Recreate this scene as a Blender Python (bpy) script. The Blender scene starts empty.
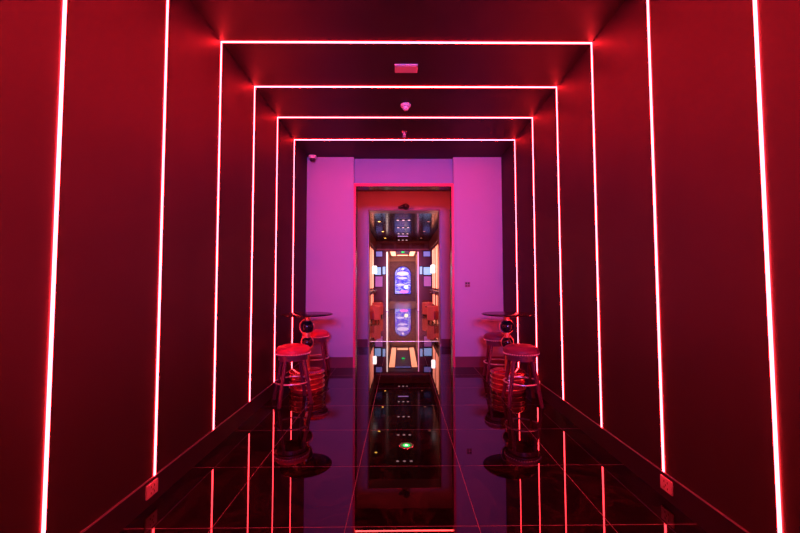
import bpy, bmesh, math, random
from mathutils import Vector, Matrix
random.seed(4)
sc = bpy.context.scene
COL = sc.collection
PI = math.pi

# ------------------------------------------------------------------ camera
F, PITCH, YAW, ROLL, CX, H = 374.35, 0.0461, 0.0090, -0.0026, -0.0655, 1.5694
W2 = 1.860            # half width of the corridor
CEIL = 3.9863
S, Y1 = 0.8518, 1.9475  # light frames: pitch and first one in the picture
YE = 7.076            # end wall
YV = 9.35             # inner portal
YVB = 9.73
YH = 21.1             # end of the lounge hall
HC = 3.95             # hall ceiling
XC = 0.025             # centre of hall
YL = 33.0             # back wall of the far lobby
YO = -8.0             # open entrance behind the camera

cam = bpy.data.cameras.new('camera')
cam.sensor_fit = 'HORIZONTAL'; cam.sensor_width = 36.0
cam.lens = F / 800 * 36.0
cam.shift_x = -4.6/800; cam.shift_y = -0.5/800      # the photograph is a slightly off-centre crop
cam.clip_start = 0.05; cam.clip_end = 100
camo = bpy.data.objects.new('camera', cam); COL.objects.link(camo)
camo.matrix_world = (Matrix.Translation((CX, 0, H)) @ Matrix.Rotation(-YAW, 4, 'Z') @
                     Matrix.Rotation(PI/2 + PITCH, 4, 'X') @ Matrix.Rotation(ROLL, 4, 'Z'))
sc.camera = camo
sc.view_settings.view_transform = 'Standard'
sc.view_settings.look = 'None'
sc.view_settings.gamma = 1.0
sc.view_settings.exposure = 0.0
sc.view_settings.use_curve_mapping = False
try:
    sc.cycles.use_denoising = True
    sc.cycles.max_bounces = 10
    sc.cycles.glossy_bounces = 6
    sc.cycles.sample_clamp_indirect = 6
    sc.cycles.caustics_reflective = True
except Exception:
    pass

# --------------------------------------------------------------- materials
def new_mat(name):
    m = bpy.data.materials.new(name); m.use_nodes = True
    return m, m.node_tree.nodes, m.node_tree.links, m.node_tree.nodes['Principled BSDF']

def pbr(name, col, rough=0.5, metal=0.0, ior=1.5, spec=0.5, coat=0.0, noise=0.0, nscale=8.0, bump=0.0, bscale=60.0, coat_rough=0.05):
    m, N, L, b = new_mat(name)
    b.inputs['Base Color'].default_value = (*col, 1)
    b.inputs['Roughness'].default_value = rough
    b.inputs['Metallic'].default_value = metal
    b.inputs['IOR'].default_value = ior
    b.inputs['Specular IOR Level'].default_value = spec
    b.inputs['Coat Weight'].default_value = coat
    b.inputs['Coat Roughness'].default_value = coat_rough
    tc = N.new('ShaderNodeTexCoord')
    if noise:
        n = N.new('ShaderNodeTexNoise'); n.inputs['Scale'].default_value = nscale; n.inputs['Detail'].default_value = 4
        L.new(tc.outputs['Object'], n.inputs['Vector'])
        mx = N.new('ShaderNodeMix'); mx.data_type = 'RGBA'
        mx.inputs[6].default_value = (*[c*(1-noise) for c in col], 1)
        mx.inputs[7].default_value = (*[min(1, c*(1+noise)) for c in col], 1)
        L.new(n.outputs['Fac'], mx.inputs[0]); L.new(mx.outputs[2], b.inputs['Base Color'])
    if bump:
        n2 = N.new('ShaderNodeTexNoise'); n2.inputs['Scale'].default_value = bscale; n2.inputs['Detail'].default_value = 3
        L.new(tc.outputs['Object'], n2.inputs['Vector'])
        bp = N.new('ShaderNodeBump'); bp.inputs['Strength'].default_value = bump; bp.inputs['Distance'].default_value = 0.01
        L.new(n2.outputs['Fac'], bp.inputs['Height']); L.new(bp.outputs['Normal'], b.inputs['Normal'])
    return m

def emit(name, col, strength, base=(0.8, 0.8, 0.8)):
    m, N, L, b = new_mat(name)
    b.inputs['Base Color'].default_value = (*base, 1)
    b.inputs['Roughness'].default_value = 0.6
    b.inputs['Specular IOR Level'].default_value = 0.1
    b.inputs['Emission Color'].default_value = (*col, 1)
    b.inputs['Emission Strength'].default_value = strength
    return m

def floor_mat(name, base, vein, grout, x0, tx, y0, ty, rough, gw=0.0045, ior=1.5):
    m, N, L, b = new_mat(name)
    tc = N.new('ShaderNodeTexCoord')
    sp = N.new('ShaderNodeSeparateXYZ'); L.new(tc.outputs['Object'], sp.inputs[0])
    def math_(op, a, c=None):
        n = N.new('ShaderNodeMath'); n.operation = op
        if hasattr(a, 'links'): L.new(a, n.inputs[0])
        else: n.inputs[0].default_value = a
        if c is not None:
            if hasattr(c, 'links'): L.new(c, n.inputs[1])
            else: n.inputs[1].default_value = c
        return n.outputs[0]
    def line(out, o, t):
        a = math_('ADD', out, t*40.5 - o)
        a = math_('MODULO', a, t)
        a = math_('SUBTRACT', a, t/2)
        a = math_('ABSOLUTE', a)
        return math_('LESS_THAN', a, gw/2)
    lx = line(sp.outputs[0], x0, tx); ly = line(sp.outputs[1], y0, ty)
    g = math_('MAXIMUM', lx, ly)
    nz = N.new('ShaderNodeTexNoise'); nz.inputs['Scale'].default_value = 1.7; nz.inputs['Detail'].default_value = 9
    nz.inputs['Roughness'].default_value = 0.62; nz.inputs['Distortion'].default_value = 1.3
    L.new(tc.outputs['Object'], nz.inputs['Vector'])
    a = math_('SUBTRACT', nz.outputs['Fac'], 0.5); a = math_('ABSOLUTE', a)
    rp = N.new('ShaderNodeValToRGB')
    rp.color_ramp.elements[0].position = 0.0; rp.color_ramp.elements[0].color = (*vein, 1)
    rp.color_ramp.elements[1].position = 0.05; rp.color_ramp.elements[1].color = (*base, 1)
    L.new(a, rp.inputs[0])
    mx = N.new('ShaderNodeMix'); mx.data_type = 'RGBA'
    L.new(g, mx.inputs[0]); L.new(rp.outputs[0], mx.inputs[6]); mx.inputs[7].default_value = (*grout, 1)
    L.new(mx.outputs[2], b.inputs['Base Color'])
    r = math_('MULTIPLY', g, 0.5); r = math_('ADD', r, rough)
    L.new(r, b.inputs['Roughness'])
    b.inputs['IOR'].default_value = ior
    return m

def glass_art(name):
    # backlit leaded glass: blue and violet pieces with pale ones in the upper half
    m, N, L, b = new_mat(name)
    tc = N.new('ShaderNodeTexCoord')
    mp = N.new('ShaderNodeMapping'); mp.inputs['Scale'].default_value = (1.0, 1.0, 1.6)
    L.new(tc.outputs['Object'], mp.inputs[0])
    v = N.new('ShaderNodeTexVoronoi'); v.inputs['Scale'].default_value = 5.5
    L.new(mp.outputs[0], v.inputs['Vector'])
    rp = N.new('ShaderNodeValToRGB'); e = rp.color_ramp.elements
    e[0].position = 0.0; e[0].color = (0.05, 0.05, 0.9, 1)
    e[1].position = 1.0; e[1].color = (0.35, 0.25, 1.0, 1)
    for p_, c_ in ((0.35, (0.12, 0.1, 1, 1)), (0.55, (0.3, 0.15, 0.9, 1)), (0.75, (0.6, 0.6, 1, 1))):
        k = rp.color_ramp.elements.new(p_); k.color = c_
    sp = N.new('ShaderNodeSeparateColor'); L.new(v.outputs['Color'], sp.inputs[0])
    L.new(sp.outputs[0], rp.inputs[0])
    d = N.new('ShaderNodeTexVoronoi'); d.feature = 'DISTANCE_TO_EDGE'; d.inputs['Scale'].default_value = 5.5
    L.new(mp.outputs[0], d.inputs['Vector'])
    lt = N.new('ShaderNodeMath'); lt.operation = 'GREATER_THAN'; lt.inputs[1].default_value = 0.03
    L.new(d.outputs['Distance'], lt.inputs[0])
    mx = N.new('ShaderNodeMix'); mx.data_type = 'RGBA'
    L.new(lt.outputs[0], mx.inputs[0]); mx.inputs[6].default_value = (0.02, 0.02, 0.2, 1)
    L.new(rp.outputs[0], mx.inputs[7])
    L.new(mx.outputs[2], b.inputs['Emission Color']); b.inputs['Emission Strength'].default_value = 1.15
    b.inputs['Base Color'].default_value = (0.05, 0.05, 0.3, 1)
    b.inputs['Roughness'].default_value = 0.3
    return m

def brick_mat(name, c1, c2, mortar, scale):
    m, N, L, b = new_mat(name)
    tc = N.new('ShaderNodeTexCoord')
    mp = N.new('ShaderNodeMapping'); mp.inputs['Rotation'].default_value = (PI/2, 0, 0)
    L.new(tc.outputs['Object'], mp.inputs[0])
    t = N.new('ShaderNodeTexBrick'); t.inputs['Scale'].default_value = scale
    t.inputs['Color1'].default_value = (*c1, 1); t.inputs['Color2'].default_value = (*c2, 1); t.inputs['Mortar'].default_value = (*mortar, 1)
    L.new(mp.outputs[0], t.inputs['Vector']); L.new(t.outputs['Color'], b.inputs['Base Color'])
    b.inputs['Roughness'].default_value = 0.5
    return m

M = {}
M['panel'] = pbr('dark_satin_panel', (0.135, 0.105, 0.115), rough=0.51, metal=1.0, noise=0.10, nscale=2.0)
M['panel'].node_tree.nodes['Principled BSDF'].inputs['Specular Tint'].default_value = (0.42, 0.32, 0.28, 1)
M['led'] = emit('red_led', (1.0, 0.025, 0.034), 52.0)
M['led_top'] = emit('red_led_ceiling', (1.0, 0.017, 0.027), 100.0)
M['led_soft'] = emit('red_led_hidden', (1.0, 0.035, 0.035), 120.0)
M['floor'] = floor_mat('black_polished_tile', (0.004, 0.002, 0.003), (0.016, 0.007, 0.009), (0.24, 0.18, 0.2), -0.4283, 0.8592, 2.4927, 0.8, 0.012, ior=1.42)
M['hallfloor'] = floor_mat('dark_marble_tile', (0.16, 0.10, 0.10), (0.25, 0.16, 0.15), (0.3, 0.2, 0.18), -0.4283, 0.8592, 2.4927, 0.8, 0.03, ior=1.7)
M['palefloor'] = pbr('pale_lobby_marble', (0.6, 0.5, 0.46), rough=0.25, noise=.2, nscale=1.5)
M['black_gloss'] = pbr('black_gloss', (0.006, 0.003, 0.004), rough=0.16)
M['slat'] = pbr('black_gloss_slat', (0.006, 0.003, 0.004), rough=0.13, ior=1.45)
M['trimline'] = pbr('trim_metal', (0.75, 0.7, 0.72), rough=0.35, metal=0.85)
M['white'] = pbr('pale_wall_paint', (0.33, 0.33, 0.52), rough=0.55, noise=0.03, nscale=1.2)
M['header'] = pbr('lavender_wall_paint', (0.22, 0.26, 0.48), rough=0.5, noise=0.03, nscale=1.2)
M['redtrim'] = pbr('red_door_trim', (0.6, 0.035, 0.13), rough=0.3)
M['portal'] = pbr('pale_portal_panel', (0.40, 0.34, 0.46), rough=0.5)
M['mirror'] = pbr('dark_mirror', (0.55, 0.45, 0.45), rough=0.05, metal=1.0)
M['skirt'] = pbr('black_skirting_tile', (0.03, 0.018, 0.03), rough=0.3, noise=0.3, nscale=5)
M['skirt_pale'] = pbr('plum_skirting_tile', (0.15, 0.06, 0.09), rough=0.2, noise=0.15, nscale=3)
M['plastic'] = pbr('white_plastic', (0.8, 0.78, 0.8), rough=0.35)
M['plastic_dark'] = pbr('dark_plastic', (0.03, 0.02, 0.03), rough=0.4)
M['steel'] = pbr('brushed_steel', (0.7, 0.65, 0.68), rough=0.25, metal=1.0)
M['chrome'] = pbr('chrome', (0.9, 0.86, 0.9), rough=0.3, metal=0.75)
M['copper'] = pbr('copper_metal', (0.95, 0.55, 0.42), rough=0.28, metal=1.0)
M['stoolwood'] = pbr('red_lacquered_wood', (0.10, 0.024, 0.055), rough=0.32, noise=0.2, nscale=14)
M['leather_red'] = pbr('red_leather', (0.5, 0.035, 0.07), rough=0.45, bump=0.12, bscale=90)
M['leather_maroon'] = pbr('maroon_leather', (0.15, 0.018, 0.06), rough=0.45, bump=0.12, bscale=90)
M['brass'] = pbr('brass_nails', (0.9, 0.75, 0.68), rough=0.3, metal=0.3)
M['sphere'] = pbr('black_lacquer_ball', (0.008, 0.006, 0.014), rough=0.08, ior=1.6)
M['tabletop'] = pbr('dark_table_top', (0.03, 0.012, 0.014), rough=0.22, ior=1.35)
M['drum'] = pbr('dark_red_drum', (0.30, 0.02, 0.03), rough=0.15, coat=0.5)
M['green'] = emit('green_signal', (0.01, 1.0, 0.18), 1.6, base=(.05,.3,.1))
M['green_dim'] = emit('green_signal_ring', (0.0, 0.5, 0.08), 0.35, base=(.02,.1,.03))
M['white_green'] = emit('green_white_core', (0.5, 1.0, 0.6), 2.0)
M['warm_led'] = emit('warm_led_tube', (1.0, 0.25, 0.15), 2.3)
M['warm_panel'] = emit('warm_backlit_panel', (1.0, 0.09, 0.07), 0.75, base=(.5,.15,.12))
M['lobby_light'] = emit('amber_ceiling_light', (1.0, 0.29, 0.16), 4.0)
M['white_led'] = emit('white_led', (1.0, 0.70, 0.62), 2.2)
M['pink_led'] = emit('pink_led', (1.0, 0.25, 0.55), 2.2)
M['line_led'] = emit('pink_white_floor_led', (1.0, 0.45, 0.4), 2.2)
M['cyan'] = emit('cyan_screen', (0.22, 0.5, 1.0), 1.2)
M['violet'] = emit('violet_screen', (0.45, 0.06, 0.6), 0.5)
M['deep_blue'] = emit('deep_blue_glow', (0.12, 0.25, 1.0), 0.6)
M['globe'] = emit('white_lamp_glass', (1.0, 0.8, 0.85), 4.0)
M['amber_spot'] = emit('amber_spot', (1.0, 0.50, 0.06), 7.0)
M['red_spot'] = emit('orange_red_spot', (1.0, 0.25, 0.12), 0.8)
M['pink_spot'] = emit('pink_white_spot', (1.0, 0.55, 0.62), 1.8)
M['violet_bar'] = emit('violet_light_bar', (0.6, 0.3, 1.0), 1.6)
M['hallwall'] = pbr('warm_red_wall', (0.55, 0.16, 0.10), rough=0.4)
M['bulkhead'] = pbr('oxblood_bulkhead', (0.16, 0.03, 0.03), rough=0.4)
M['brown'] = pbr('dark_brown_panel', (0.22, 0.06, 0.07), rough=0.35)
M['chair_red'] = pbr('orange_red_leather', (0.85, 0.24, 0.18), rough=0.4)
M['chair_side'] = pbr('dark_red_leather', (0.30, 0.02, 0.04), rough=0.4)
M['sofa'] = pbr('crimson_velvet', (0.20, 0.015, 0.03), rough=0.6)
M['darkwood'] = pbr('dark_wood', (0.025, 0.010, 0.010), rough=0.25)
M['lobbywall'] = pbr('pale_lobby_wall', (0.6, 0.5, 0.48), rough=0.4)
M['brick'] = brick_mat('brown_brick', (0.28, 0.22, 0.26), (0.36, 0.28, 0.32), (0.18, 0.13, 0.16), 2.2)
M['art'] = glass_art('blue_leaded_glass')
M['art_white'] = emit('pale_leaded_glass', (0.6, 0.58, 1.0), 1.4)
M['art_pink'] = emit('magenta_leaded_glass', (1.0, 0.12, 0.7), 1.5)
M['art_yellow'] = emit('yellow_leaded_glass', (1.0, 0.85, 0.5), 2.0)

# ------------------------------------------------------------------ meshing
class MB:
    def __init__(s): s.bm = bmesh.new()
    def box(s, x0, x1, y0, y1, z0, z1, bev=0.0):
        bm = bmesh.new()
        bmesh.ops.create_cube(bm, size=1.0)
        for v in bm.verts:
            v.co = Vector((x0 + (v.co.x+.5)*(x1-x0), y0 + (v.co.y+.5)*(y1-y0), z0 + (v.co.z+.5)*(z1-z0)))
        if bev: bmesh.ops.bevel(bm, geom=bm.edges[:], offset=bev, segments=3, profile=.5, affect='EDGES')
        return s._join(bm)
    def _join(s, bm, mat=None):
        if mat is not None: bm.transform(mat)
        me = bpy.data.meshes.new('tmp'); bm.to_mesh(me); bm.free()
        s.bm.from_mesh(me); bpy.data.meshes.remove(me)
        return s
    def bar(s, a, b, ra, rb=None, n=12, square=False):
        a, b = Vector(a), Vector(b); d = b - a
        bm = bmesh.new()
        bmesh.ops.create_cone(bm, cap_ends=True, segments=4 if square else n, radius1=ra, radius2=ra if rb is None else rb, depth=d.length)
        if square: bm.transform(Matrix.Rotation(PI/4, 4, 'Z'))
        q = d.to_track_quat('Z', 'Y').to_matrix().to_4x4()
        return s._join(bm, Matrix.Translation((a+b)/2) @ q)
    def lathe(s, prof, n=40, at=(0, 0, 0), mat=None):
        bm = bmesh.new()
        rings = []
        for r, z in prof:
            if r < 1e-6: rings.append([bm.verts.new((0, 0, z))])
            else: rings.append([bm.verts.new((r*math.cos(2*PI*k/n), r*math.sin(2*PI*k/n), z)) for k in range(n)])
        for A, B in zip(rings, rings[1:]):
            for k in range(n):
                k2 = (k+1) % n
                if len(A) == 1 and len(B) == 1: continue
                if len(A) == 1: bm.faces.new((A[0], B[k2], B[k]))
                elif len(B) == 1: bm.faces.new((A[k], A[k2], B[0]))
                else: bm.faces.new((A[k], A[k2], B[k2], B[k]))
        bmesh.ops.recalc_face_normals(bm, faces=bm.faces[:])
        m = Matrix.Translation(at)
        if mat is not None: m = m @ mat
        return s._join(bm, m)
    def torus(s, R, r, at=(0, 0, 0), mat=None, n=48, k=10):
        bm = bmesh.new(); V = []
        for i in range(n):
            a = 2*PI*i/n
            V.append([bm.verts.new(((R+r*math.cos(2*PI*j/k))*math.cos(a), (R+r*math.cos(2*PI*j/k))*math.sin(a), r*math.sin(2*PI*j/k))) for j in range(k)])
        for i in range(n):
            for j in range(k):
                bm.faces.new((V[i][j], V[(i+1) % n][j], V[(i+1) % n][(j+1) % k], V[i][(j+1) % k]))
        m = Matrix.Translation(at)
        if mat is not None: m = m @ mat
        return s._join(bm, m)
    def ball(s, at, r, seg=24, sc_=(1, 1, 1)):
        bm = bmesh.new(); bmesh.ops.create_uvsphere(bm, u_segments=seg, v_segments=seg//2, radius=r)
        return s._join(bm, Matrix.Translation(at) @ Matrix.Diagonal((*sc_, 1)))
    def prism(s, pts, y0, y1):           # outline in x,z extruded along y
        bm = bmesh.new()
        A = [bm.verts.new((x, y0, z)) for x, z in pts]; B = [bm.verts.new((x, y1, z)) for x, z in pts]
        bm.faces.new(A); bm.faces.new(B[::-1])
        for i in range(len(pts)):
            j = (i+1) % len(pts); bm.faces.new((A[i], B[i], B[j], A[j]))
        bmesh.ops.recalc_face_normals(bm, faces=bm.faces[:])
        return s._join(bm)
    def shell(s, outer, inner, z0, z1):  # curved upright band between two x,y polylines
        bm = bmesh.new()
        pts = list(outer) + list(inner)[::-1]
        A = [bm.verts.new((x, y, z0)) for x, y in pts]; B = [bm.verts.new((x, y, z1)) for x, y in pts]
        n = len(outer); N_ = len(pts)
        for i in range(n-1):
            bm.faces.new((A[i], A[i+1], A[N_-2-i], A[N_-1-i])); bm.faces.new((B[i], B[i+1], B[N_-2-i], B[N_-1-i]))
        for i in range(N_):
            j = (i+1) % N_; bm.faces.new((A[i], A[j], B[j], B[i]))
        bmesh.ops.recalc_face_normals(bm, faces=bm.faces[:])
        return s._join(bm)
    def build(s, name, mat, parent=None, smooth=True, bevel=0.0, loc=None):
        me = bpy.data.meshes.new(name); 
        if loc is not None: bmesh.ops.translate(s.bm, vec=-Vector(loc), verts=s.bm.verts[:])
        s.bm.to_mesh(me); s.bm.free()
        o = bpy.data.objects.new(name, me); COL.objects.link(o)
        me.materials.append(mat)
        if smooth:
            for p in me.polygons: p.use_smooth = True
            try: me.set_sharp_from_angle(angle=math.radians(35))
            except Exception: pass
        if loc is not None: o.location = loc
        if parent is not None: o.parent = parent
        if bevel:
            md = o.modifiers.new('bevel', 'BEVEL'); md.width = bevel; md.segments = 3; md.limit_method = 'ANGLE'
        return o

def tag(o, label, cat, group=None):
    o['label'] = label; o['category'] = cat
    if group: o['group'] = group
    return o
def thing(name, label, cat, loc=(0, 0, 0), rz=0, group=None):
    o = bpy.data.objects.new(name, None); o.empty_display_size = 0.1; COL.objects.link(o)
    o.location = loc; o.rotation_euler = (0, 0, rz)
    return tag(o, label, cat, group)
def dup(root, loc, rz=None, label=None):
    r = root.copy(); COL.objects.link(r); r.location = loc
    if rz is not None: r.rotation_euler = (0, 0, rz)
    if label: r['label'] = label
    for ch in list(root.children):
        c = ch.copy(); COL.objects.link(c); c.parent = r
        for g in list(ch.children):
            d = g.copy(); COL.objects.link(d); d.parent = c
    return r
def struct(o, kind='structure'):
    o['kind'] = kind
    return o

# ------------------------------------------------------------------ corridor shell
struct(MB().box(-4, 4, YO, 10.19, -0.1, 0).build('floor', M['floor'], smooth=False))
struct(MB().box(-W2-.15, -W2, YO, YE+.15, 0, CEIL+.15).build('wall_left', M['panel'], smooth=False))
struct(MB().box(W2, W2+.15, YO, YE+.15, 0, CEIL+.15).build('wall_right', M['panel'], smooth=False))
struct(MB().box(-W2, W2, YO-.1, YO, 0, CEIL).build('wall_back', M['panel'], smooth=False))
struct(MB().box(-W2, W2, YO, YE+.3, CEIL, CEIL+.15).build('ceiling', M['panel'], smooth=False))
# end wall: two pale panels beside the doorway and a set-back header above it
DX0, DX1 = -0.970, 0.939          # outside of the red trim
TW = 0.042
DT = 3.475                        # top of the trim
m = MB().box(-W2, DX0, YE, YE+.3, 0, CEIL); m.box(DX1, W2, YE, YE+.3, 0, CEIL)
struct(m.build('wall_end', M['white'], smooth=False))
struct(MB().box(DX0, DX1, YE+.10, YE+.3, DT, CEIL).build('wall_end_header', M['header'], smooth=False))
m = MB().box(DX0, DX0+TW, YE-.012, YE+.03, 0, DT); m.box(DX1-TW, DX1, YE-.012, YE+.03, 0, DT); m.box(DX0+TW, DX1-TW, YE-.012, YE+.03, DT-.055, DT)
struct(m.build('trim_1', M['redtrim'], smooth=False))
m = MB().box(DX0, DX0+TW-.01, YE+.03, YE+.3, 0, DT); m.box(DX1-TW+.01, DX1, YE+.03, YE+.3, 0, DT); m.box(DX0+TW-.01, DX1-TW+.01, YE+.03, YE+.3, DT-.045, DT)
struct(m.build('trim_6', M['black_gloss'], smooth=False))
# skirting tiles with a bright metal top edge
B = 0.1853
for sgn, nm in ((-1, 'left'), (1, 'right')):
    a, b_ = sorted((sgn*W2, sgn*(W2-.008)))
    struct(MB().box(a, b_, YO, YE, 0, B-.008).build('baseboard_'+nm, M['skirt'], smooth=False))
    a, b_ = sorted((sgn*W2, sgn*(W2-.009)))
    struct(MB().box(a, b_, YO, YE, B-.008, B).build('trim_%d' % (2 if sgn < 0 else 3), M['trimline'], smooth=False))
m = MB().box(-W2+.008, DX0, YE-.014, YE, 0, B+.01); m.box(DX1, W2-.008, YE-.014, YE, 0, B+.01)
struct(m.build('baseboard_end', M['skirt_pale'], smooth=False))

# light frames
ORD = ['nearest the camera, top out of view', 'second from camera, top out of view', 'third from camera, its top biggest in view',
       'fourth from camera, just past the ceiling box', 'fifth from camera, just past smoke detector', 'farthest, beside the far bar stools']
SW = 0.017
def led_frame(y, label):
    t = thing('light_frame', label, 'led light', (0, y, 0), 0, 'red light frames along the corridor')
    for sgn in (-1, 1):
        a, b_ = sorted((sgn*(W2+.002), sgn*(W2-.005)))
        MB().box(a, b_, -SW/2, SW/2, B, CEIL-.005).build('wall_strip', M['led'], t, smooth=False)
    MB().box(-W2, W2, -SW/2, SW/2, CEIL-.005, CEIL+.002).build('ceiling_strip', M['led_top'], t, smooth=False)
for k in range(6):
    led_frame(Y1+k*S, 'red LED light frame along walls and ceiling, ' + ORD[k])
for k, w in ((-1, 'first'), (-2, 'second'), (-3, 'third')):
    led_frame(Y1+k*S, 'red LED light frame behind the camera, ' + w + ' behind the nearest frame in view')

# ceiling fittings
o = thing('ceiling_speaker', 'flat white rectangular box on the ceiling between third and fourth light frames', 'ceiling box', (-.005, 4.10, CEIL))
MB().box(-.128, .128, -.08, .08, -.012, 0, .004).build('housing', M['plastic'], o)
MB().box(-.11, .11, -.062, .062, -.015, -.011).build('grille', M['plastic'], o)
o = thing('smoke_detector', 'round white smoke detector on ceiling between fourth and fifth light frames', 'smoke detector', (0.0, 4.97, CEIL))
MB().lathe([(0, 0), (.068, 0), (.068, -.02), (.055, -.035), (0, -.035)]).build('base', M['plastic'], o)
MB().lathe([(0, -.034), (.045, -.034), (.042, -.055), (.028, -.075), (0, -.08)]).build('sensor_dome', M['plastic'], o)
o = thing('sprinkler_head', 'small metal sprinkler head on ceiling before the last light frame', 'sprinkler', (-.013, 5.88, CEIL))
MB().lathe([(0, 0), (.045, 0), (.04, -.012), (0, -.014)]).build('escutcheon', M['steel'], o)
m = MB().bar((0, 0, -.01), (0, 0, -.055), .011); m.box(-.022, -.016, -.005, .005, -.08, -.04); m.box(.016, .022, -.005, .005, -.08, -.04); m.box(-.022, .022, -.005, .005, -.045, -.038)
m.build('frame', M['plastic'], o)
MB().lathe([(0, -.08), (.03, -.078), (.03, -.082), (0, -.084)]).build('deflector', M['plastic'], o)
o = thing('dome_camera', 'small white dome security camera in the upper left corner of end wall', 'camera', (-1.74, YE-.072, CEIL+.004))
MB().lathe([(0, 0), (.072, 0), (.072, -.05), (.062, -.062), (0, -.062)]).build('housing', M['plastic'], o)
MB().lathe([(.056, -.06), (.054, -.085), (.04, -.108), (.02, -.118), (0, -.12)]).build('dome', M['plastic_dark'], o)

# socket plates on the skirting
def socket(sgn, label):
    x = sgn*(W2-.008)
    t = thing('wall_socket', label, 'socket', (x, 2.757, 0.112), 0, 'sockets on the skirting')
    a, b_ = sorted((0, -sgn*.012))
    MB().box(a, b_, -.062, .058, -.05, .046, .003).build('plate', M['plastic'], t)
    a, b_ = sorted((-sgn*.0115, -sgn*.0135))
    m = MB()
    m.box(a, b_, -.022, -.016, .012, .026); m.box(a, b_, .012, .018, .012, .026)
    m.box(a, b_, -.003, .003, -.012, .002); m.box(a, b_, -.022, -.016, -.03, -.016); m.box(a, b_, .012, .018, -.03, -.016)
    m.build('socket_holes', M['plastic_dark'], t)
socket(-1, 'double wall socket plate on the left wall skirting below the second light strip')
socket(1, 'double wall socket plate on the right wall skirting below the second light strip')
o = thing('wall_switch', 'small dark square switch plate on the end wall right of doorway', 'switch', (1.186, YE, 1.543))
MB().box(-.05, .05, -.009, 0, -.05, .05, .003).build('plate', pbr('switch_grey', (0.28, 0.2, 0.24), .4), o)
for ix in (-1, 1):
    for iz in (-1, 1):
        MB().box(ix*.023-.018, ix*.023+.018, -.014, -.008, iz*.023-.018, iz*.023+.018, .002).build('button', M['plastic_dark'] if iz > 0 else M['leather_maroon'], o)

# emergency light set in the floor
o = thing('floor_marker_light', 'round green emergency light with metal ring set in the dark floor', 'floor light', (-0.02, 3.70, 0))
MB().lathe([(.054, 0.0), (.054, .003), (.070, .003), (.072, 0.0)]).build('ring', M['steel'], o)
MB().lathe([(0, .0015), (.054, .0015), (.054, 0), (0, 0)]).build('lens', M['green_dim'], o)
MB().lathe([(0, .0035), (.032, .003), (.032, .0015), (0, .0015)]).build('lamp', M['green'], o)
MB().lathe([(0, .0045), (.014, .004), (.014, .003), (0, .003)]).build('bright_core', M['white_green'], o)

# ------------------------------------------------------------------ bar stools
def stool(label, loc, rz, seatmat):
    t = thing('bar_stool', label, 'bar stool', loc, rz, 'round bar stools around the two bar tables')
    MB().lathe([(0, .762), (.08, .760), (.15, .750), (.195, .733), (.222, .705), (.230, .68), (.224, .652), (.205, .638), (0, .638)], 56).build('seat_cushion', seatmat, t)
    n = MB()
    for k in range(44):
        a = 2*PI*k/44; n.ball((.224*math.cos(a), .224*math.sin(a), .652), .0105, 8)
    n.build('nail_trim', M['brass'], t)
    MB().lathe([(0, .639), (.214, .639), (.214, .620), (.188, .618), (.188, .562), (.165, .562), (.165, .61), (0, .61)], 48).build('apron', M['stoolwood'], t)
    for ix, iy in ((-1, -1), (1, -1), (1, 1), (-1, 1)):
        MB().bar((ix*.204, iy*.204, 0.012), (ix*.110, iy*.110, .615), .025, .029, square=True).build('leg', M['stoolwood'], t, bevel=.004)
        MB().bar((ix*.205, iy*.205, 0), (ix*.204, iy*.204, .013), .027, .027, square=True).build('leg_foot', M['plastic_dark'], t)
    MB().torus(.224, .0105, (0, 0, .28)).build('foot_ring', M['chrome'], t)
    return t
stool('bar stool with bright red cushion in front of the left bar table', (-1.512, 5.06, 0), math.radians(27), M['leather_red'])
stool('bar stool with bright red cushion behind the left bar table by end wall', (-1.565, 6.62, 0), math.radians(5), M['leather_red'])
stool('bar stool with dark maroon cushion in front of the right bar table', (1.512, 4.975, 0), math.radians(-4.5), M['leather_maroon'])
stool('bar stool with dark maroon cushion behind the right bar table by end wall', (1.515, 6.18, 0), math.radians(-5), M['leather_maroon'])

# ------------------------------------------------------------------ bar tables
def bar_table(label, loc, rz):
    t = thing('bar_table', label, 'bar table', loc, rz, 'round bar tables')
    MB().lathe([(0, 1.118), (.357, 1.118), (.367, 1.112), (.367, 1.100), (.357, 1.094), (0, 1.094)], 64).build('table_top', M['tabletop'], t)
    MB().torus(.367, .0075, (0, 0, 1.106), n=64).build('top_rim', M['black_gloss'], t)
    MB().lathe([(0, 1.094), (.10, 1.094), (.10, 1.083), (.05, 1.078), (0, 1.078)]).build('mounting_plate', M['plastic_dark'], t)
    for a, b_ in ((.27, .62), (.755, .845), (1.0, 1.08)):
        MB().bar((0, 0, a), (0, 0, b_), .041, n=20).build('post', M['copper'], t)
    fx = Matrix.Rotation(PI/2, 4, 'X')
    for z, r, dx, nm in ((.922, .098, -.012, 'ball'), (.69, .082, 0, 'ball')):
        b_ = MB().ball((0, 0, z), r, 32).build(nm, M['sphere'], t)
        MB().torus(r+.018, .0065, (dx, 0, z), fx).build('ball_ring', M['copper'], b_)
    MB().lathe([(0, .275), (.23, .275), (.243, .268), (.243, .0), (0, .0)], 56).build('drum_base', M['drum'], t)
    for z in (.255, .19, .115, .045):
        MB().torus(.249, .009, (0, 0, z), n=64).build('drum_hoop', M['copper'], t)
    return t
bar_table('round dark bar table with two black balls on its post, at the left wall', (-1.475, 5.67, 0), math.radians(-14))
bar_table('round dark bar table with two black balls on its post, at the right wall', (1.51, 5.60, 0), math.radians(14))

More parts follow.
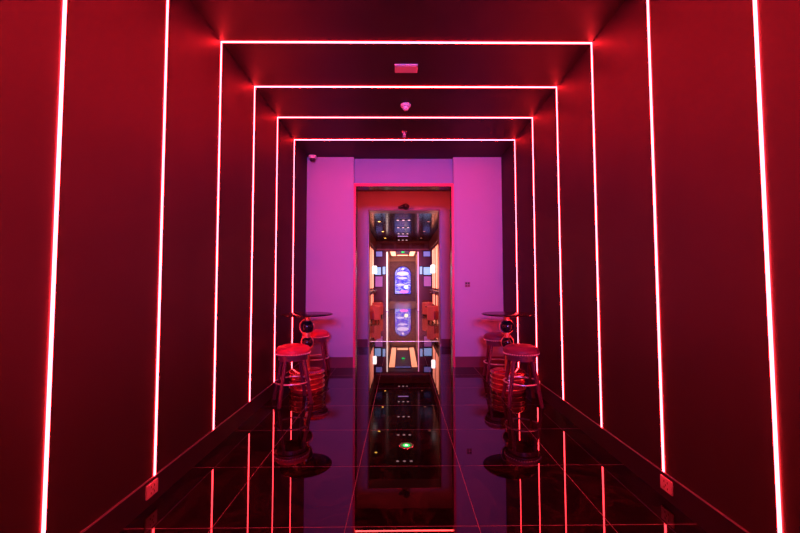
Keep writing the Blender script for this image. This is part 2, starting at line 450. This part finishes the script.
# ------------------------------------------------------------------ vestibule between the two doorways
VX = 1.18
struct(MB().box(XC-VX-.1, XC-VX, YE+.3, YV, 0, HC).build('wall_vestibule_left', M['mirror'], smooth=False))
struct(MB().box(XC+VX, XC+VX+.1, YE+.3, YV, 0, HC).build('wall_vestibule_right', M['mirror'], smooth=False))
struct(MB().box(XC-VX-.1, XC+VX+.1, YE+.3, YV, 3.89, 4.0).build('ceiling_vestibule', M['slat'], smooth=False))
PX0, PX1, PT = -0.888, 0.910, 3.41
m = MB().box(XC-VX-1.3, PX0, YV, YVB, 0, 4.05); m.box(PX1, XC+VX+1.3, YV, YVB, 0, 4.05); m.box(PX0, PX1, YV, YVB, PT, 4.05)
struct(m.build('wall_portal', M['portal'], smooth=False))
m = MB().box(XC-VX, PX0+.004, YV-.012, YV, 0, .19); m.box(PX1-.004, XC+VX, YV-.012, YV, 0, .19)
struct(m.build('baseboard_portal', M['skirt_pale'], smooth=False))
m = MB().box(PX0-.012, PX0+.012, YV-.015, YVB+.01, 0, PT); m.box(PX1-.012, PX1+.012, YV-.015, YVB+.01, 0, PT); m.box(PX0-.012, PX1+.012, YV-.015, YVB+.01, PT-.012, PT+.012)
struct(m.build('trim_4', pbr('pink_metal_trim', (0.3, 0.12, 0.16), .3, metal=.3), smooth=False))
o = thing('ceiling_light_strip', 'red LED strip across vestibule ceiling, seen only mirrored in the floor', 'led light', (XC, 8.52, 3.89))
MB().box(-VX+.02, VX-.02, -.012, .012, -.01, 0).build('diffuser', M['led_soft'], o, smooth=False)
MB().box(-VX+.01, VX-.01, -.02, .02, -.004, .002).build('channel', M['steel'], o, smooth=False)
o = thing('security_camera', 'black bullet camera on the lintel over the inner doorway', 'camera', (0.018, YV, 3.47))
MB().box(-.04, .04, -.02, 0, -.03, .05, .006).build('bracket', M['plastic_dark'], o)
m = MB().bar((.0, -.02, .01), (0, -.13, .02), .022, n=12); m.build('arm', M['plastic_dark'], o)
MB().ball((.035, -.16, .0), .085, 24, (1, .95, .9)).build('body', M['plastic_dark'], o)
MB().bar((-.02, -.17, .0), (-.15, -.2, -.035), .05, .03, n=16).build('hood', M['plastic_dark'], o)
o = thing('floor_light_line', 'thin pale glowing line set across the floor past the inner doorway', 'floor light', (XC, 10.2, 0))
MB().box(-2.2, 2.2, -.012, .012, -.01, .004).build('lens', M['line_led'], o, smooth=False)
for a in (-.017, .017):
    MB().box(-2.2, 2.2, a-.005, a+.005, -.01, .003).build('metal_edge', M['steel'], o, smooth=False)

# ------------------------------------------------------------------ lounge hall
HX = 2.25
struct(MB().box(-4, 4, 10.19, 23.2, -0.1, 0).build('floor_hall', M['hallfloor'], smooth=False))
struct(MB().box(XC-HX-.1, XC-HX, YVB, YH, 0, HC).build('wall_hall_left', M['hallwall'], smooth=False))
struct(MB().box(XC+HX, XC+HX+.1, YVB, YH, 0, HC).build('wall_hall_right', M['hallwall'], smooth=False))
m = MB().box(XC-HX-.1, XC+HX+.1, YVB, YH, HC+.03, HC+.1)
y = YVB+.02
while y < YH-.15:
    m.box(XC-1.48, XC+1.48, y, y+.105, HC-.03, HC+.02); y += .16
struct(m.build('ceiling_hall', M['slat'], smooth=False))
for sgn, nm in ((-1, 'left'), (1, 'right')):
    a, b_ = sorted((XC+sgn*1.48, XC+sgn*HX))
    struct(MB().box(a, b_, YVB, YH, 3.42, HC+.03).build('ceiling_bulkhead_'+nm, M['bulkhead'], smooth=False))
# end wall of the hall with the opening to the lobby
LX0, LX1, LT = -0.894, 0.908, 3.38
m = MB().box(XC-HX, LX0, YH, YH+.25, 0, 4.05); m.box(LX1, XC+HX, YH, YH+.25, 0, 4.05); m.box(LX0, LX1, YH, YH+.25, LT, 4.05)
struct(m.build('wall_hall_end', M['brown'], smooth=False))
struct(MB().box(XC-1.48, XC+1.48, YH-.06, YH, 3.44, 3.52).build('trim_5', pbr('pink_beam_edge', (0.6, 0.2, 0.25), .35), smooth=False))
for k in range(3):
    tag(MB().box(-.36, .36, -.03, 0, -.15, .15, .008).build('bulkhead_panel', M['bulkhead'], loc=None),
        'dark bulkhead panel over the lobby opening, ' + ['left', 'middle', 'right'][k] + ' one of three', 'wall panel', 'bulkhead panels over the lobby opening').location = (XC+(k-1)*.86, YH, 3.67)

# light fittings of the hall ceiling
SPOT = 'amber spot downlights on the hall ceiling'
def downlight(x, y, mat, label, group, r=.045):
    t = thing('downlight', label, 'downlight', (x, y, HC-.03), 0, group)
    MB().lathe([(r, -.004), (r+.02, -.004), (r+.022, 0), (r, .004)], 20).build('rim', M['steel'], t)
    MB().lathe([(0, -.006), (r, -.006), (r, .0), (0, .0)], 20).build('lamp', mat, t)
for y, w in ((12.43, 'nearest'), (14.17, 'second'), (16.9, 'third'), (19.4, 'farthest')):
    downlight(-.90, y, M['amber_spot'], 'amber downlight at the left side of the hall ceiling, ' + w + ' of four', SPOT)
for y, w in ((14.2, 'nearest'), (16.9, 'middle'), (19.4, 'farthest')):
    downlight(.98, y, M['red_spot'], 'dim reddish downlight at the right side of the hall ceiling, ' + w + ' of three', SPOT)
for y, w in ((11.8, 'nearest'), (13.8, 'second'), (15.65, 'third'), (17.6, 'fourth'), (20.2, 'farthest')):
    t = thing('triple_downlight', 'row of three small pale lamps in mid hall ceiling, ' + w + ' of five', 'downlight', (0.02, y, HC-.03), 0, 'triple lamps along the hall ceiling')
    MB().box(-.29, .29, -.075, .075, -.012, 0, .004).build('housing', M['black_gloss'], t)
    for dx in (-.21, 0, .21):
        MB().lathe([(0, -.02), (.04, -.02), (.048, -.012), (0, -.012)], 18, (dx, 0, 0)).build('lamp', M['pink_spot'], t)
t = thing('ceiling_light_bar', 'short violet light bar in the far middle of the hall ceiling', 'ceiling light', (0.02, 18.35, HC-.03))
MB().box(-.27, .27, -.07, .07, -.03, 0, .006).build('housing', M['black_gloss'], t)
MB().box(-.25, .25, -.055, .055, -.036, -.029).build('diffuser', M['violet_bar'], t)

# side partitions of glowing panels, ledges, lamps
PXW = 1.58
def partition(sgn, y0, y1, label):
    t = thing('glowing_partition', label, 'partition', (XC+sgn*PXW, y0, 0), 0, 'glowing partitions along the hall')
    L_ = y1-y0
    m = MB()
    for a in (0, L_/2, L_): m.box(-.05, .05, max(0, a-.07), min(L_, a+.07), 0, 3.42)
    for z in (0, .40, 1.02, 1.22, 3.30): m.box(-.045, .045, 0, L_, z, z+.10)
    m.build('frame', M['bulkhead'], t, smooth=False)
    for k in (0, 1):
        MB().box(-.01, .01, k*L_/2+.07, (k+1)*L_/2-.07, 1.32, 3.30).build('upper_pane', M['warm_panel'], t, smooth=False)
        MB().box(-.01, .01, k*L_/2+.07, (k+1)*L_/2-.07, .10, 1.02).build('lower_pane', M['warm_panel'], t, smooth=False)
        for q in (.16, .5, .84):
            yy = k*L_/2 + q*L_/2
            MB().bar((-sgn*.03, yy, 1.33), (-sgn*.03, yy, 3.29), .022, n=10).build('light_tube', M['warm_led'], t)
        for q in (.3, .7):
            yy = k*L_/2 + q*L_/2
            MB().bar((-sgn*.03, yy, .12), (-sgn*.03, yy, 1.01), .014, n=8).build('lower_tube', M['warm_led'], t)
    return t
for sgn, nm in ((-1, 'left'), (1, 'right')):
    for (y0, y1, w) in ((11.0, 13.0, 'nearest the inner doorway'), (13.4, 15.4, 'second from the inner doorway'), (15.8, 17.8, 'third from the inner doorway'), (18.0, 19.6, 'farthest from the inner doorway')):
        partition(sgn, y0, y1, 'orange glowing panel partition on the %s side of the hall, %s' % (nm, w))
    t = thing('bar_ledge', 'long dark narrow ledge along the %s side partitions of the hall' % nm, 'ledge', (XC+sgn*(PXW-.05), 11.0, 1.2))
    a, b_ = sorted((0, -sgn*.20))
    MB().box(a, b_, 0, 8.6, 0, .05, .008).build('board', M['darkwood'], t)
    for k in range(5):
        a2, b2 = sorted((0, -sgn*.14))
        MB().box(a2, b2, .2+k*2.0, .24+k*2.0, -.12, 0).build('bracket', M['steel'], t)
    t = thing('wall_lamp', 'white glowing cylinder lamp on the %s hall partition' % nm, 'lamp', (XC+sgn*(PXW-.05), 18.85 if sgn < 0 else 17.9, 2.25), 0, 'white lamps on the hall partitions')
    MB().box(-.02, .02, -.05, .05, -.1, .1, .005).build('back_plate', M['steel'], t)
    MB().lathe([(0, -.19), (.08, -.19), (.095, -.17), (.095, .17), (.08, .19), (0, .19)], 24, (-sgn*.11, 0, 0)).build('glass_shade', M['globe'], t)

# lit screens on the end wall of the hall
def screen(x0, x1, z0, z1, mat, label, group):
    x0 -= .058; x1 -= .058
    t = thing('wall_screen', label, 'screen', ((x0+x1)/2, YH, (z0+z1)/2), 0, group)
    w, h = (x1-x0)/2, (z1-z0)/2
    MB().box(-w-.03, w+.03, -.05, 0, -h-.03, h+.03, .006).build('frame', M['plastic_dark'], t)
    MB().box(-w, w, -.056, -.045, -h, h).build('display', mat, t, smooth=False)
G_ = 'lit screens beside the lobby opening'
screen(-1.49, -1.15, 2.05, 2.47, M['cyan'], 'wide pale blue lit screen on the hall end wall, far left', G_)
screen(-1.05, -.90, 2.08, 2.50, M['cyan'], 'narrow pale blue lit screen just left of the lobby opening', G_)
screen(-1.46, -1.06, 1.38, 1.96, M['violet'], 'violet lit screen under the pale blue one, left of lobby opening', G_)
screen(1.03, 1.17, 2.08, 2.50, M['cyan'], 'narrow pale blue lit screen just right of the lobby opening', G_)
screen(1.25, 1.68, 2.05, 2.47, M['cyan'], 'wide pale blue lit screen on the hall end wall, far right', G_)
screen(1.26, 1.67, 1.40, 1.96, M['violet'], 'violet lit screen under the pale blue one, right of lobby opening', G_)

screen(-1.42, -1.08, 3.08, 3.36, M['deep_blue'], 'deep blue glowing panel high on the hall end wall, left', G_)  # blue patch of unknown source, added as a plain glowing panel
screen(1.25, 1.62, 3.08, 3.36, M['deep_blue'], 'deep blue glowing panel high on the hall end wall, right', G_)  # matching glowing panel added on the right side

# ------------------------------------------------------------------ seats
def tub_chair(label, loc, rz):
    t = thing('tub_armchair', label, 'armchair', loc, rz, 'red tub armchairs in the hall')
    out, inn = [], []
    for k in range(25):
        a = math.radians(-20 + 220*k/24)
        out.append((.30*math.cos(a), .30*math.sin(a))); inn.append((.215*math.cos(a), .215*math.sin(a)))
    MB().shell(out, inn, .10, .66).build('back_shell', M['chair_red'], t, bevel=.03)
    MB().lathe([(0, .43), (.16, .43), (.195, .41), (.208, .37), (.208, .12), (0, .12)], 32).build('seat', M['chair_side'], t)
    for ix in (-1, 1):
        for iy in (-1, 1):
            MB().bar((ix*.17, iy*.17, 0), (ix*.15, iy*.15, .13), .018, .025).build('leg', M['darkwood'], t)
    return t
tub_chair('red tub armchair on the left of the hall, nearest the inner doorway', (-1.20, 15.3, 0), math.radians(-60))
tub_chair('red tub armchair on the left of the hall, second from inner doorway', (-1.22, 17.75, 0), math.radians(-60))
tub_chair('red tub armchair on the right of the hall, nearest the inner doorway', (1.26, 15.1, 0), math.radians(60))
tub_chair('red tub armchair on the right of the hall, second from inner doorway', (1.22, 17.9, 0), math.radians(60))
def sofa(label, loc, rz):
    t = thing('sofa', label, 'sofa', loc, rz, 'crimson sofas at the end of the hall')
    MB().box(-.62, .62, -.38, .38, .1, .30, .03).build('base', M['sofa'], t)
    for ix in (-1, 1):
        MB().box(ix*.29-.28, ix*.29+.28, -.38, .22, .30, .44, .04).build('seat_cushion', M['sofa'], t)
        MB().box(ix*.66-.09, ix*.66+.09, -.38, .38, .1, .62, .05).build('armrest', M['sofa'], t)
        for iy in (-.3, .3): MB().bar((ix*.6, iy, 0), (ix*.6, iy, .11), .025).build('leg', M['darkwood'], t)
    MB().box(-.6, .6, .18, .40, .30, .82, .06).build('backrest', M['sofa'], t)
    return t
sofa('crimson sofa at the far end of the hall, left of the lobby opening', (-1.47, 20.3, 0), math.radians(50+40))
sofa('crimson sofa at the far end of the hall, right of the lobby opening', (1.48, 20.3, 0), math.radians(-90))
def side_table(label, loc):
    t = thing('side_table', label, 'table', loc, 0, 'small dark side tables between armchairs')
    MB().lathe([(0, .55), (.24, .55), (.25, .54), (.25, .525), (0, .52)], 32).build('table_top', M['darkwood'], t)
    MB().bar((0, 0, .02), (0, 0, .53), .03).build('post', M['steel'], t)
    MB().lathe([(0, 0), (.17, 0), (.17, .015), (.03, .03), (0, .03)], 32).build('base', M['steel'], t)
side_table('small round dark table between the two left armchairs', (-1.2, 16.5, 0))
side_table('small round dark table between the two right armchairs', (1.22, 16.5, 0))

# ------------------------------------------------------------------ far lobby
QX0, QX1 = -1.11, 1.19
struct(MB().box(-4, 4, 23.2, YL+.2, -0.1, 0).build('floor_lobby', M['palefloor'], smooth=False))
struct(MB().box(QX0-.1, QX0, YH+.25, YL, 0, 4.0).build('wall_lobby_left', M['lobbywall'], smooth=False))
struct(MB().box(QX1, QX1+.1, YH+.25, YL, 0, 4.0).build('wall_lobby_right', M['lobbywall'], smooth=False))
struct(MB().box(QX0-.1, QX1+.1, YH+.25, YL+.1, 3.97, 4.07).build('ceiling_lobby', M['lobbywall'], smooth=False))
struct(MB().box(QX0-.1, QX1+.1, YL, YL+.1, 0, 4.0).build('wall_lobby_end', M['brick'], smooth=False))
for sgn, x in ((-1, LX0), (1, LX1)):
    t = thing('portal_light_strip', ('bright white' if sgn < 0 else 'pink') + ' upright light strip on the %s edge of the lobby opening' % ('left' if sgn < 0 else 'right'), 'led light', (x, YH, 0), 0, 'upright strips at the lobby opening')
    a, b_ = sorted((0, .07 if sgn < 0 else -.045))
    MB().box(a, b_, -.10, -.0, .02, LT-.05).build('diffuser', M['white_led'] if sgn < 0 else M['pink_led'], t, smooth=False)
    MB().box(a-.01, b_+.01, -.11, .0, 0, .02).build('foot', M['steel'], t, smooth=False)
def lobby_panel(x, y, w, l, label):
    t = thing('ceiling_light_panel', label, 'ceiling light', (x, y, 3.97), 0, 'amber ceiling light panels of the lobby')
    MB().box(-w/2-.04, w/2+.04, -l/2-.04, l/2+.04, -.03, 0).build('frame', M['brown'], t, smooth=False)
    MB().box(-w/2, w/2, -l/2, l/2, -.04, -.028).build('diffuser', M['lobby_light'], t, smooth=False)
lobby_panel(-.70, 28.6, .38, 7.4, 'long amber ceiling light panel at the left of the far lobby')
lobby_panel(.80, 28.6, .38, 7.4, 'long amber ceiling light panel at the right of the far lobby')
lobby_panel(.05, 31.7, .9, .9, 'square amber ceiling light panel at the far middle of the lobby')
t = thing('ceiling_light_panel', 'short blue ceiling light panel near the front of the lobby', 'ceiling light', (.04, 24.9, 3.97))
MB().box(-.54, .54, -.24, .24, -.03, 0).build('frame', M['brown'], t, smooth=False)
MB().box(-.5, .5, -.2, .2, -.04, -.028).build('diffuser', M['deep_blue'], t, smooth=False)
t = thing('exit_sign', 'small green lit sign hanging from the far lobby ceiling', 'sign', (.06, 27.4, 3.97))
for a in (-.09, .09): MB().bar((a, 0, -.05), (a, 0, 0), .006).build('hanger', M['steel'], t)
MB().box(-.12, .12, -.02, .02, -.17, -.05, .004).build('housing', M['plastic_dark'], t)
MB().box(-.11, .11, -.024, .024, -.16, -.06).build('face', M['green'], t, smooth=False)
struct(MB().box(QX0, QX1, YL-.12, YL, 3.5, 3.97).build('trim_7', M['lobbywall'], smooth=False))
# arched leaded glass
AX, AW, AZ0, AZS = 0.065, .68, .66, 2.35
t = thing('stained_glass_panel', 'tall arched blue backlit stained glass panel on the far brick wall', 'stained glass', (AX, YL, 0))
def arch(w, z0, zs, n=24, r=None):
    r = r or w
    return [(-w, z0), (w, z0)] + [(w*math.cos(PI*k/n), zs + r*math.sin(PI*k/n)) for k in range(n+1)]
MB().prism(arch(AW+.07, AZ0-.07, AZS), -.06, 0).build('frame', M['darkwood'], t, smooth=False)
MB().prism(arch(AW, AZ0, AZS), -.075, -.05).build('glass', M['art'], t, smooth=False)
MB().ball((0, -.075, 2.82), .11, 16, (1, .15, 1)).build('pale_glass_piece', M['art_white'], t)
MB().ball((0, -.075, 2.42), .52, 24, (1, .03, .34)).build('pale_glass_piece', M['art_white'], t)
MB().ball((0, -.075, 2.02), .42, 24, (1, .03, .18)).build('pale_glass_piece', M['art_white'], t)
MB().ball((-.2, -.075, 1.45), .34, 24, (1, .03, .25)).build('pale_glass_piece', M['art_white'], t)
MB().ball((.30, -.075, 1.25), .16, 16, (1, .06, 1)).build('yellow_glass_piece', M['art_yellow'], t)
MB().ball((.1, -.075, .82), .4, 16, (1, .03, .28)).build('magenta_glass_piece', M['art_pink'], t)

# ------------------------------------------------------------------ light
w = bpy.data.worlds.new('night'); sc.world = w; w.use_nodes = True
bg = w.node_tree.nodes['Background']
bg.inputs['Color'].default_value = (0.0, 0.0, 0.0, 1); bg.inputs['Strength'].default_value = 0.0
def spot(name, loc, target, power, col, size, blend, radius):
    l = bpy.data.lights.new(name, 'SPOT'); l.energy = power; l.color = col
    l.spot_size = math.radians(size); l.spot_blend = blend; l.shadow_soft_size = radius
    o = bpy.data.objects.new(name, l); COL.objects.link(o)
    o.location = loc
    o.rotation_euler = (Vector(target)-Vector(loc)).to_track_quat('-Z', 'Y').to_euler()
    return o
# violet wall washer hung under the ceiling near the corridor's entrance
spot('violet_spotlight', (0, -6.0, 3.75), (0, YE, 2.75), 7000, (0.36, 0.17, 1.0), 34, 1.0, 1.1)
# the hall's own downlights
for x, y in ((-.86, 12.43), (-.86, 14.17), (-.86, 16.9), (-.86, 19.4), (1.02, 14.2), (1.02, 16.9), (1.02, 19.4)):
    spot('downlight_lamp', (x, y, HC-.06), (x*1.25, y, 0), 130, (1.0, 0.30, 0.24), 90, .8, .05)
